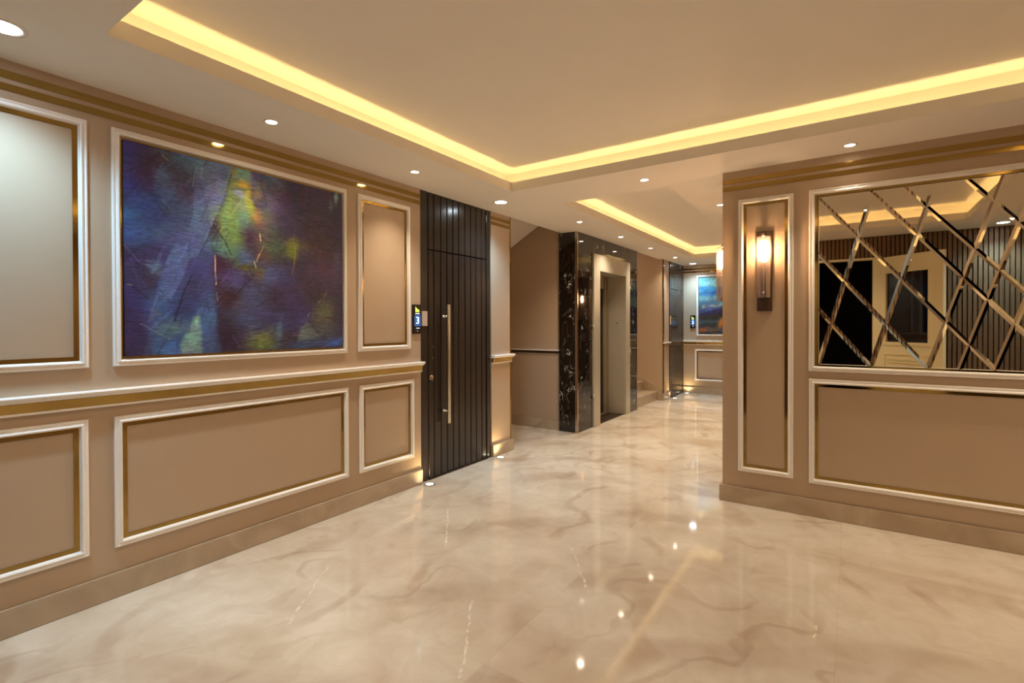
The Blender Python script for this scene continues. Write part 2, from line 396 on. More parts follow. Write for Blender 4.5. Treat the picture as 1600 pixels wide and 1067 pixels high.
# near wall with the entrance the picture is taken from: vertical slats round an opening
OX0, OX1, OZ = -.44, .27, 2.31
mb = MB()
mb.box(XL, OX0, YN - .15, YN - .018, 0, H).box(OX1, XR, YN - .15, YN - .018, 0, H).box(OX0, OX1, YN - .15, YN - .018, OZ, H)
near = mb.build('wall_near', 'slatback', struct=True)
mb = MB(); x = XL + .006
while x < XR - .04:
    z0 = OZ if (OX0 - .036 < x < OX1) else 0
    mb.box(x, x + .035, YN - .02, YN, z0, H); x += .0485
mb.build('slat_cladding', 'slat', near)
mb = MB()
mb.box(OX0, OX0 + .045, YN - .15, YN + .004, 0, OZ).box(OX1 - .03, OX1, YN - .15, YN - .02, 0, OZ).box(OX0, OX1, YN - .15, YN + .004, OZ - .022, OZ)
mb.build('trim_1', 'creamdoor', struct=True)
# unlit room behind the entrance
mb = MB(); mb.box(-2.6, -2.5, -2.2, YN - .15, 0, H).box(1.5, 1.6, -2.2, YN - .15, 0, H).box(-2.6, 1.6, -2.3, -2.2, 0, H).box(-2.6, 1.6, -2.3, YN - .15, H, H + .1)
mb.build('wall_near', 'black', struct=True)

# ---------------------------------------------------------------- skirting
def skirt(name, b):
    x0, x1, y0, y1 = b
    o = MB().box(x0, x1, y0, y1, 0, .126).build(name, 'skirt', bevel=.003, struct=True); return o
skirt('baseboard_left', (XL, XL + .022, YN, 3.20)); skirt('baseboard_left', (XL, XL + .022, 4.25, 4.632))
skirt('baseboard_left', (XL - .15, XL, 4.61, 4.632))
skirt('baseboard_right', (XC - .022, XR, YR - .022, YR)); skirt('baseboard_right', (XC - .022, XC, YR, YE))
skirt('baseboard_back', (XD, XC - .022, YE - .022, YE)); skirt('baseboard_stairwell', (-5.5, -3.20, 5.818, 5.84))
skirt('baseboard_left', (XD - .01, XD + .012, 9.148, 9.545))

# ---------------------------------------------------------------- wall mouldings: mitred profile swept round a rectangle
class Wall:
    def __init__(s, f): s.f = f
WL = lambda u, v, n: (XL + n, u, v)
WR = lambda u, v, n: (u, YR - n, v)
WB = lambda u, v, n: (u, YE - n, v)
PROF = [(0, 0), (0, .010), (.003, .015), (.008, .016), (.011, .012), (.018, .012), (.020, .020), (.026, .023), (.031, .020), (.033, .010), (.036, .007), (.036, 0)]
ntrim = [1]
def ring(mb, W, r, prof, closed=True):
    u0, u1, v0, v1 = r; loops = []
    for d, h in prof:
        i = len(mb.v); loops.append(i)
        mb.v += [W(u0 + d, v0 + d, h), W(u1 - d, v0 + d, h), W(u1 - d, v1 - d, h), W(u0 + d, v1 - d, h)]
    n = len(loops)
    for a in range(n if closed else n - 1):
        p, q = loops[a], loops[(a + 1) % n]
        for k in range(4): mb.face([p + k, p + (k + 1) % 4, q + (k + 1) % 4, q + k])
def moulding(W, r, gold=.021, gold_on=True):
    ntrim[0] += 1
    mb = MB(); ring(mb, W, r, PROF)
    o = mb.build('trim_%d' % ntrim[0], 'white', struct=True)
    if gold_on:
        mb = MB(); ring(mb, W, r, [(.036, .0005), (.036, .004), (.036 + gold, .004), (.036 + gold, .0005)])
        mb.build('gold_strip', 'gold', o)
    return o
moulding(WL, (.10, .875, 1.192, 2.420)); moulding(WL, (.974, 2.416, 1.192, 2.422), .012)
moulding(WL, (2.521, 3.070, 1.197, 2.415))
moulding(WL, (.10, .870, .254, .936)); moulding(WL, (.975, 2.424, .254, .932)); moulding(WL, (2.528, 3.108, .254, .932))
SC = (-.733, -.356, .254, 2.368)
moulding(WR, SC); moulding(WR, (-.258, 1.62, 1.058, 2.370), .022); moulding(WR, (-.256, 1.62, .240, 1.002))
moulding(WB, (-2.60, -1.10, 1.164, 2.385), .010); moulding(WB, (-2.632, -1.07, .258, .902))

def stripe(name, W, u0, u1, v0, v1, parent=None):
    mb = MB(); a = [W(u0, v0, .0005), W(u1, v0, .0005), W(u1, v1, .0005), W(u0, v1, .0005)]
    n = Vector(W(0, 0, .003)) - Vector(W(0, 0, 0))
    mb.prism(a, n); ntrim[0] += 1
    return mb.build(name or 'trim_%d' % ntrim[0], 'gold', parent, struct=True)
for W, u0, u1 in ((WL, YN, 3.20), (WL, 4.25, 4.61), (WR, XC, XR), (WB, XD, XC)):
    dz = 0 if W is WL else -.012
    stripe(None, W, u0, u1, 2.516 + dz, 2.552 + dz); stripe(None, W, u0, u1, 2.461 + dz, 2.494 + dz)
# thin upright gold edges where the wall piers end
box('trim_40', 'gold', (XL - .004, XL + .003, 4.596, 4.613, .13, H))
box('trim_41', 'gold', (XD - .014, XD + .004, 9.165, 9.20, .13, H))

# chair rail: white crown, gold band below it, thin white bead
def rail(W, u0, u1, z=1.078, ext=(0, 0)):
    ntrim[0] += 1; n0 = ntrim[0]
    pts = [(.0, z - .032), (.030, z - .030), (.034, z - .020), (.044, z - .014), (.047, z - .006), (.044, z), (0, z)]
    a = [W(u0 - ext[0], v, h) for h, v in pts]; off = Vector(W(u1 + ext[1], 0, 0)) - Vector(W(u0 - ext[0], 0, 0))
    o = MB().prism(a, off).build('trim_%d' % n0, 'white', struct=True)
    a = [W(u0, v, h) for h, v in ((0, z - .078), (.016, z - .078), (.026, z - .032), (0, z - .032))]; off = Vector(W(u1, 0, 0)) - Vector(W(u0, 0, 0))
    MB().prism(a, off).build('gold_strip', 'gold', o)
    a = [W(u0, v, h) for h, v in ((0, z - .088), (.018, z - .088), (.020, z - .082), (.018, z - .077), (0, z - .077))]
    MB().prism(a, off).build('lower_bead', 'white', o)
    return o
rail(WL, YN, 3.20, ext=(0, .012)); rail(WL, 4.25, 4.61, ext=(0, .03)); rail(WB, XD, XC - .02, 1.072)
box('trim_60', 'white', (-5.5, -3.19, 5.815, 5.84, 1.052, 1.066)); box('trim_61', 'bronze', (-5.5, -3.19, 5.827, 5.84, 1.020, 1.052))
box('trim_62', 'white', (XD, XD + .035, 9.15, 9.545, 1.050, 1.072)); box('trim_63', 'gold', (XD, XD + .014, 9.165, 9.545, 1.012, 1.050))

# ---------------------------------------------------------------- dark plank doors (full height, transom boards above)
def plank_door(name, xw, y0, y1, n, handle=True, flip=False):
    """boards run floor to ceiling on the wall plane x = xw between y0 and y1"""
    d = empty(name, (xw - .04, y0, 0), struct=True); sx = (y1 - y0) / 1.05
    Y = (lambda v: y1 - v * sx) if flip else (lambda v: y0 + v * sx)
    def boards(edges, z0, z1, xf):
        mb = MB()
        for a, b in zip(edges[:-1], edges[1:]):
            ya, yb = sorted((Y(a), Y(b))); g = .0045; c = .0055
            P = [(xf - .03, ya + g), (xf - c, ya + g), (xf, ya + g + c), (xf, yb - g - c), (xf - c, yb - g), (xf - .03, yb - g)]
            mb.prism([(p, q, z0) for p, q in P], (0, 0, z1 - z0))
        ya, yb = sorted((Y(edges[0]), Y(edges[-1]))); mb.box(xf - .035, xf - .018, ya + .003, yb - .003, z0, z1)
        return mb
    E = [.110, .185, .278, .364, .449, .534, .629, .719, .804, .896, .971]
    boards([0, .106], 0, H, xw - .006).build('frame_board', 'wenge', d)
    boards([.975, 1.05], 0, H, xw - .006).build('frame_board', 'wenge', d)
    boards(E, 2.088, H, xw - .008).build('transom_panel', 'wenge', d)
    leaf = boards(E, .012, 2.078, xw - .010).build('door_leaf', 'wenge', d)
    MB().box(xw - .05, xw + .004, min(Y(.11), Y(.97)), max(Y(.11), Y(.97)), 0, .010).build('threshold', 'bronze', d)
    xf = xw - .010
    if handle:
        yh = Y(.311)
        MB().lathe((xf + .065, yh, .490), [(.0, 0), (.015, 0), (.0165, .003), (.0165, 1.097), (.015, 1.1), (0, 1.1)], 20).build('handle', 'steel', leaf)
        for z in (.60, 1.48):
            MB().lathe((xf, yh, z), [(.012, 0), (.012, .004), (.008, .006), (.008, .055), (0, .055)], 14, 'x').build('handle_post', 'steel', leaf)
    yl = Y(.143)
    mb = MB(); mb.lathe((xf, yl, .925), [(.026, 0), (.026, .006), (.022, .009), (.014, .009), (.013, .004), (0, .004)], 24, 'x').build('lock_rosette', 'chrome', leaf)
    MB().box(xf, xf + .016, yl - .005, yl + .005, .895, .925).build('lock_cylinder', 'chrome', leaf)
    for z in (1.20, 1.10):
        MB().lathe((xf, Y(.165), z), [(.012, 0), (.011, .004), (.007, .005), (0, .004)], 16, 'x').build('peephole', 'bronze', leaf)
    return d
plank_door('door_1', XL, 3.20, 4.25, 12)
plank_door('door_2', XD + .01, 9.545, YE - .005, 12, handle=False, flip=True)

# ---------------------------------------------------------------- lift: black marble surround, cream frame, recessed landing door
mb = MB()
mb.box(-3.19, XE - .028, 5.80, 5.84, 0, H)
side = mb.build('wall_elevator', 'bmarble', struct=True)
mb = MB()
mb.box(XE - .03, XE, 5.816, 6.25, 0, 1.30).box(XE - .03, XE, 5.816, 6.25, 1.302, H)
mb.box(XE - .03, XE, 6.252, 7.598, 2.37, H).box(XE - .03, XE, 7.60, 7.945, 0, 1.30).box(XE - .03, XE, 7.60, 7.945, 1.302, H)
mb.build('wall_elevator', 'bmarble', struct=True)
box('wall_elevator', 'dark', (XE - .16, XE - .03, 5.84, 6.25, 0, H)); box('wall_elevator', 'dark', (XE - .16, XE - .03, 7.60, 7.94, 0, H))
box('trim_42', 'chrome', (XE - .030, XE + .004, 5.792, 5.815, 0, H)); box('trim_43', 'chrome', (XE - .03, XE + .004, 7.945, 7.960, 0, H))
lift = empty('door_3', (XE, 6.25, 0), struct=True)
mb = MB(); XI = -3.19
mb.box(XI, XE + .022, 6.25, 6.462, 0, 2.372); mb.box(XI, XE + .022, 7.418, 7.595, 0, 2.372); mb.box(XI, XE + .020, 6.462, 7.418, 2.145, 2.372)
mb.build('door_frame', 'jamb', lift, bevel=.004)
for y, z in ((6.246, 1.37), (6.246, .42), (7.60, 1.98), (7.60, .98)):
    MB().lathe((XE + .018, y, z - .03), [(.0, 0), (.011, .002), (.011, .058), (0, .06)], 12).build('hinge_cap', 'jamb', lift)
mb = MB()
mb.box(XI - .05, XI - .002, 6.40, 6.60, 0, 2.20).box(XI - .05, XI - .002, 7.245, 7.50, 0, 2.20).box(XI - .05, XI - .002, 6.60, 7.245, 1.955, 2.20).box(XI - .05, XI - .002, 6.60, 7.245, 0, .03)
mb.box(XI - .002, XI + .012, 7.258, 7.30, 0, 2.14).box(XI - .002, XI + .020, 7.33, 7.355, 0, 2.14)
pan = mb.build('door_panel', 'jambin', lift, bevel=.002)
MB().box(XI - .045, XI - .02, 6.60, 7.245, .03, 1.955).build('vision_glass', 'black', lift)
MB().box(XI - .05, XE - .01, 6.464, 7.416, .0, .006).build('sill', 'bronze', lift)
mb = MB(); mb.box(-3.060, -3.020, 7.414, 7.4175, 1.34, 1.45); pl = mb.build('call_plate', 'jamb', lift)
MB().lathe((-3.04, 7.4145, 1.42), [(.011, 0), (.011, -.004), (0, -.004)], 16, 'y').build('call_button', 'chrome', pl)

# ---------------------------------------------------------------- staircase and its stepped skirting
st = empty('staircase', (-2.97, 8.55, 0))
tag(st, 'beige marble stairs rising to the left just past the lift', 'stairs')
for k in range(7):
    x1 = -2.975 - .275 * k; z = .168 * (k + 1)
    mb = MB(); mb.box(x1 - .305, x1, 7.945, 9.168, 0 if k == 0 else z - .168, z - .025); mb.box(x1 - .305, x1 + .012, 7.945, 9.168, z - .025, z)
    mb.build('step', 'skirt', st)
MB().prism([(-2.885, 9.169, 0), (-2.885, 9.169, .205), (-4.90, 9.169, 1.28), (-4.90, 9.169, .95), (-3.1, 9.169, 0)], (0, -.016, 0)).build('wall_skirting', 'skirt', st)

# ---------------------------------------------------------------- cream entrance door, open into the lobby
dv = Vector((.67, .63, 0)).normalized(); pv = Vector((-dv.y, dv.x, 0)); O4 = Vector((.245, YN + .0, 0))
leaf4 = empty('door_4', O4, struct=True)
def lb(mb, s0, s1, n0, n1, z0, z1):
    pts = [O4 + dv * s + pv * n + Vector((0, 0, z)) for s, n, z in ((s0, n0, z0), (s1, n0, z0), (s1, n1, z0), (s0, n1, z0))]
    return mb.prism(pts, (0, 0, z1 - z0))
W4, T4 = .91, .045; ga, gb, gz0, gz1 = .19, .74, 1.16, 2.07
mb = MB(); lb(mb, 0, ga, -T4, 0, .01, 2.29); lb(mb, gb, W4, -T4, 0, .01, 2.29); lb(mb, ga, gb, -T4, 0, gz1, 2.29); lb(mb, ga, gb, -T4, 0, .01, gz0)
mb.build('door_leaf', 'creamdoor', leaf4)
for n0, n1 in ((0, .012), (-T4 - .012, -T4)):
    mb = MB()
    for a, b, c, d in ((ga - .04, ga, gz0 - .04, gz1 + .04), (gb, gb + .04, gz0 - .04, gz1 + .04), (ga, gb, gz1, gz1 + .04), (ga, gb, gz0 - .04, gz0)):
        lb(mb, a, b, n0, n1, c, d)
    for a, b, c, d in ((.15, .175, .2, 1.02), (.76, .785, .2, 1.02), (.175, .76, .995, 1.02), (.175, .76, .2, .225), (.21, .72, .93, .94), (.21, .72, .89, .90)):
        lb(mb, a, b, n0, n1 if n0 == 0 else n1, c, d)
    mb.build('glazing_bead', 'creamdoor', leaf4)
mb = MB(); lb(mb, ga, gb, -T4 + .018, -.018, gz0, gz1); mb.build('glass_pane', 'doorglass', leaf4)

# ---------------------------------------------------------------- downlights
def downlight(x, y, label, cold=False, scale=1.0, group=None, cone=104, k=1.0):
    r = (.044 if cold else .030) * scale
    if cold: r = .056
    t = empty('downlight', (x, y, H))
    tag(t, label, 'ceiling light', group)
    MB().lathe((x, y, H), [(r * 1.38, 0), (r * 1.36, -.003), (r * 1.08, -.004), (r * 1.0, -.001)], 32, cap=False).build('trim_ring', 'ring', t)
    MB().lathe((x, y, H - .0012), [(0, 0), (r * 1.02, 0), (r * 1.02, .001), (0, .001)], 32, cap=False, smooth=False).build('lens', 'lens_c' if cold else 'lens_w', t)
    lamp('SPOT', 'downlight_lamp', (x, y, H - .012), P_COLD if cold else P_SPOT * k, COLD if cold else WARM, t, spot_size=R(128 if cold else cone), spot_blend=1.0, shadow_soft_size=r)
    return t
downlight(-2.815, .52, 'large cold white ceiling light at the far left, cut by the picture edge', True)
downlight(-2.83, 1.65, 'small warm ceiling spotlight above the big indigo painting', cone=98, k=.95)
downlight(-2.83, 2.82, 'small warm ceiling spotlight above the narrow wall panel beside the dark door', cone=96, k=.8)
downlight(-2.84, 3.995, 'large cold white ceiling light in front of the near dark plank door', True)
downlight(-2.63, 5.285, 'warm ceiling spotlight nearest the black marble corner of the lift', k=1.15, cone=118)
downlight(-2.62, 6.52, 'warm ceiling spotlight over the middle of the lift front', k=1.15, cone=118)
downlight(-2.62, 7.75, 'warm ceiling spotlight over the right end of the lift front', k=1.15, cone=118)
downlight(-2.62, 9.07, 'warm ceiling spotlight between the stairs and the far dark door', k=1.15, cone=118)
downlight(-2.60, 10.20, 'large cold white ceiling light by the far dark door', True)
downlight(-1.424, 4.06, 'warm ceiling spotlight between the two lit ceiling recesses')
downlight(-.011, 4.06, 'warm ceiling spotlight above the left part of the diamond mirror', cone=80, k=.7)
downlight(-1.09, 5.344, 'warm ceiling spotlight just left of the end of the mirror wall', k=1.6)
downlight(1.49, .26, 'large cold white ceiling light seen only in the diamond mirror', True)
for x, y, q in ((-1.09, 7.1, 'opposite the lift'), (-1.09, 8.9, 'opposite the stairs')):
    downlight(x, y, 'warm ceiling spotlight hidden behind the mirror wall, ' + q, group='hidden corridor spotlights', k=1.6)
sl = empty('downlight', (-4.7, 8.5, 3.7)); tag(sl, 'added warm fill light high over the stair landing, out of sight', 'ceiling light')
MB().lathe((-4.7, 8.5, 3.7), [(0, -.004), (.07, -.004), (.08, 0), (0, 0)], 28, cap=False).build('lens', 'lens_w', sl)
lamp('SPOT', 'landing_fill', (-4.7, 8.5, 3.68), 150, WARM, sl, spot_size=R(150), spot_blend=1.0, shadow_soft_size=.06)  # fill light added to brighten the stair wall, itself unseen
for x, y, q in ((1.45, 4.06, 'in front of the right end of the mirror wall'), (1.5, 2.85, 'by the middle of the right wall'), (1.5, 1.6, 'nearest the entrance on the right side'), (-1.62, .40, 'between the entrance and the left wall'), (-.66, .34, 'just left of the entrance opening')):
    downlight(x, y, 'added warm fill spotlight outside the picture, ' + q, group='added fill spotlights outside the picture', cone=90 if y > 4 else 130)  # unseen spots added to raise the fill in the lobby

# ---------------------------------------------------------------- floor uplights beside the doors
def uplight(x, y, label):
    t = empty('floor_uplight', (x, y, 0)); tag(t, label, 'floor light')
    MB().lathe((x, y, 0), [(.046, 0.0), (.045, .004), (.036, .006), (.034, .003)], 28, cap=False).build('ring', 'dkring', t)
    MB().lathe((x, y, .003), [(0, 0), (.035, 0), (.035, .001), (0, .0015)], 28, cap=False).build('lens', 'lens_up', t)
    lamp('SPOT', 'uplight_lamp', (x, y, .012), P_UP, (1.0, .74, .36), t, spot_size=R(150), spot_blend=.9, shadow_soft_size=.02, rot=(math.pi, 0, 0))
uplight(-3.062, 3.215, 'round floor light at the left foot of the near dark door')
uplight(-3.062, 4.285, 'round floor light at the right foot of the near dark door')
uplight(-2.765, 9.56, 'round floor light at the left foot of the far dark door')
uplight(-2.765, 10.40, 'round floor light at the right foot of the far dark door')

# ---------------------------------------------------------------- wall sconces
def sconce(base, n, label):
    """base: point on the wall at mid height; n: outward normal (unit, axis aligned)"""
    B = Vector(base); n = Vector(n); s = Vector((-n.y, n.x, 0))
    t = empty('wall_sconce', base); tag(t, label, 'wall lamp')
    z0, z1 = 1.500, 2.105
    def slab(a, b, c, d, e, f):
        P = [B + s * u + n * v for u, v in ((a, c), (b, c), (b, d), (a, d))]
        return MB().prism([(p.x, p.y, e) for p in P], (0, 0, f - e))
    slab(-.051, .051, .0005, .018, z0, z1).build('backplate', 'bronze', t, bevel=.002)
    c = B + n * .068
    # curved lower holder
    mb = MB(); K = 14
    pts = [B + s * (.049 * math.cos(math.pi - math.pi * k / K)) + n * (.018 + .022 * math.sin(math.pi * k / K)) for k in range(K + 1)]
    mb.prism([(p.x, p.y, z0 + .006) for p in pts], (0, 0, .088)).build('glass_holder', 'bronze', t)
    g = MB(); zb, zt = z0 + .098, z0 + .556
    flute = lambda a: 1 + .028 * math.cos(12 * a)
    g.lathe((c.x, c.y, 0), [(.047, zb), (.047, zb + .15), (.047, zb + .3), (.047, zt - .004), (.045, zt), (.043, zt - .004), (.043, zb)], 96, rfun=flute, cap=False)
    g.build('glass_tube', 'glass', t)
    slab(-.012, .012, .018, .062, zt + .006, zt + .018).build('arm', 'bronze', t)
    MB().lathe((c.x, c.y, zt - .03), [(0, 0), (.014, 0), (.014, .045), (.007, .05), (.007, .062), (0, .062)], 16).build('lamp_holder', 'chrome', t)
    MB().lathe((c.x, c.y, zt - .17), [(0, 0), (.010, .006), (.017, .03), (.019, .06), (.016, .095), (.010, .125), (.009, .14), (0, .14)], 20).build('bulb', 'bulb', t)
    MB().lathe((c.x, c.y, zb), [(0, 0), (.018, 0), (.018, .03), (.010, .045), (0, .045)], 16).build('lower_cup', 'bronze', t)
sconce((-.548, YR, 1.8), (0, -1, 0), 'glass tube wall lamp in the narrow panel left of the diamond mirror')
sconce((XC, 4.57, 1.8), (-1, 0, 0), 'glass tube wall lamp peeking out behind the end of the mirror wall')
# dark vertical boards on the hidden corridor wall, seen mirrored in the lift's marble
mb = MB(); y = 9.10
while y < YE - .06:
    mb.box(XC - .02, XC, y, y + .075, .13, 2.45); y += .085
mb.build('trim_50', 'wenge', struct=True)
sconce((XC - .02, 9.97, 1.8), (-1, 0, 0), 'glass tube wall lamp seen only as a reflection in the black marble of the lift')

# ---------------------------------------------------------------- diamond mirror: panes cut by the measured lines, every pane bevelled
MX0, MX1, MZ0, MZ1 = -.198, 1.560, 1.108, 2.312
LN = [((-.198, 2.300), (.732, 1.118)), ((.114, 2.299), (.862, 1.341)), ((.289, 2.305), (.861, 1.595)), ((-.197, 1.906), (.41, 1.113)), ((-.196, 1.504), (.11, 1.105)),
      ((.114, 2.29), (-.196, 1.109)), ((.443, 2.297), (.114, 1.117)), ((.77, 2.296), (.416, 1.114)), ((.93, 2.312), (.57, 1.11)), ((1.11, 2.312), (.737, 1.118)),
      ((.60, 2.312), (1.56, 1.11)), ((.92, 2.312), (1.56, 1.51)), ((1.24, 2.312), (1.56, 1.91)), ((1.43, 2.312), (1.06, 1.108)), ((1.56, 1.70), (1.38, 1.108))]
polys = [[(MX0, MZ0), (MX1, MZ0), (MX1, MZ1), (MX0, MZ1)]]
def cut(poly, p, q):
    nx, nz = q[1] - p[1], -(q[0] - p[0]); l = math.hypot(nx, nz); nx /= l; nz /= l
    d = [(a - p[0]) * nx + (b - p[1]) * nz for a, b in poly]; A, B_ = [], []
    for i in range(len(poly)):
        j = (i + 1) % len(poly); P, Q = poly[i], poly[j]
        if d[i] >= -1e-9: A.append(P)
        if d[i] <= 1e-9: B_.append(P)
        if d[i] * d[j] < -1e-12:
            t = d[i] / (d[i] - d[j]); X = (P[0] + t * (Q[0] - P[0]), P[1] + t * (Q[1] - P[1])); A.append(X); B_.append(X)
    return A, B_
def area(p): return abs(sum(p[i][0] * p[(i + 1) % len(p)][1] - p[(i + 1) % len(p)][0] * p[i][1] for i in range(len(p)))) / 2
for p, q in LN:
    new = []
    for pl_ in polys:
        a, b = cut(pl_, p, q)
        new += [k for k in (a, b) if len(k) > 2 and area(k) > 2e-4]
    polys = new
mir = empty('diamond_mirror', (.68, YR, 1.108))
tag(mir, 'large wall mirror of diamond panes with slanted edges, right of the glass wall lamp', 'mirror')
MB().box(MX0 - .004, MX1 + .004, YR - .004, YR, MZ0 - .004, MZ1 + .004).build('backing', 'slatback', mir)
def inset(poly, w):
    n = len(poly); s = sum(poly[i][0] * poly[(i + 1) % n][1] - poly[(i + 1) % n][0] * poly[i][1] for i in range(n))
    if s < 0: poly = poly[::-1]
    out = list(poly)
    ctr = poly[:]
    res = poly[:]
    for i in range(n):   # clip by each edge moved inwards
        P, Q = poly[i], poly[(i + 1) % n]
        dx, dz = Q[0] - P[0], Q[1] - P[1]; l = math.hypot(dx, dz)
        if l < 1e-6: continue
        nx, nz = -dz / l, dx / l; ww = w(P, Q)
        p2 = (P[0] + nx * ww, P[1] + nz * ww); o = []
        d = [(a - p2[0]) * nx + (b - p2[1]) * nz for a, b in res]
        for k in range(len(res)):
            j = (k + 1) % len(res)
            if d[k] >= 0: o.append(res[k])
            if d[k] * d[j] < 0:
                t = d[k] / (d[k] - d[j]); o.append((res[k][0] + t * (res[j][0] - res[k][0]), res[k][1] + t * (res[j][1] - res[k][1])))
        res = o
        if len(res) < 3: return poly, None
    return poly, res
border = lambda P, Q: (abs(P[0] - Q[0]) < 1e-6 and (abs(P[0] - MX0) < 1e-6 or abs(P[0] - MX1) < 1e-6)) or (abs(P[1] - Q[1]) < 1e-6 and (abs(P[1] - MZ0) < 1e-6 or abs(P[1] - MZ1) < 1e-6))
yb, yf = YR - .0060, YR - .0086
for pl_ in polys:
    po, pi = inset(pl_, lambda P, Q: .004 if border(P, Q) else .0150)
    mb = MB()
    if pi is None or area(pi) < 1e-5:
        i = len(mb.v); mb.v += [(x, yb, z) for x, z in po]; mb.face(range(i, i + len(po))); mb.build('pane', 'mirror', mir); continue
    # bevels: each outer edge joined to the inner outline by the shortest strips (convex hull walk)
    i = len(mb.v); mb.v += [(x, yf, z) for x, z in pi]; mb.face(range(i, i + len(pi)))
    j0 = len(mb.v); mb.v += [(x, yb, z) for x, z in po]
    near_i = lambda pt: min(range(len(pi)), key=lambda k: (pi[k][0] - pt[0]) ** 2 + (pi[k][1] - pt[1]) ** 2)
    m_ = [near_i(p) for p in po]
    for k in range(len(po)):
        k2 = (k + 1) % len(po); a, b = m_[k], m_[k2]; walk = [a]
        while walk[-1] != b and len(walk) < len(pi) + 1: walk.append((walk[-1] + 1) % len(pi))
        if len(walk) > len(pi) // 2 + 2: walk = [a, b]
        mb.face([j0 + k, j0 + k2] + [i + w_ for w_ in reversed(walk)] if a != b else [j0 + k, j0 + k2, i + a])
    # glass body behind the face
    e0 = len(mb.v); mb.v += [(x, YR - .004, z) for x, z in po]
    for k in range(len(po)): mb.face([j0 + k, j0 + (k + 1) % len(po), e0 + (k + 1) % len(po), e0 + k])
    mb.build('pane', 'mirror', mir)

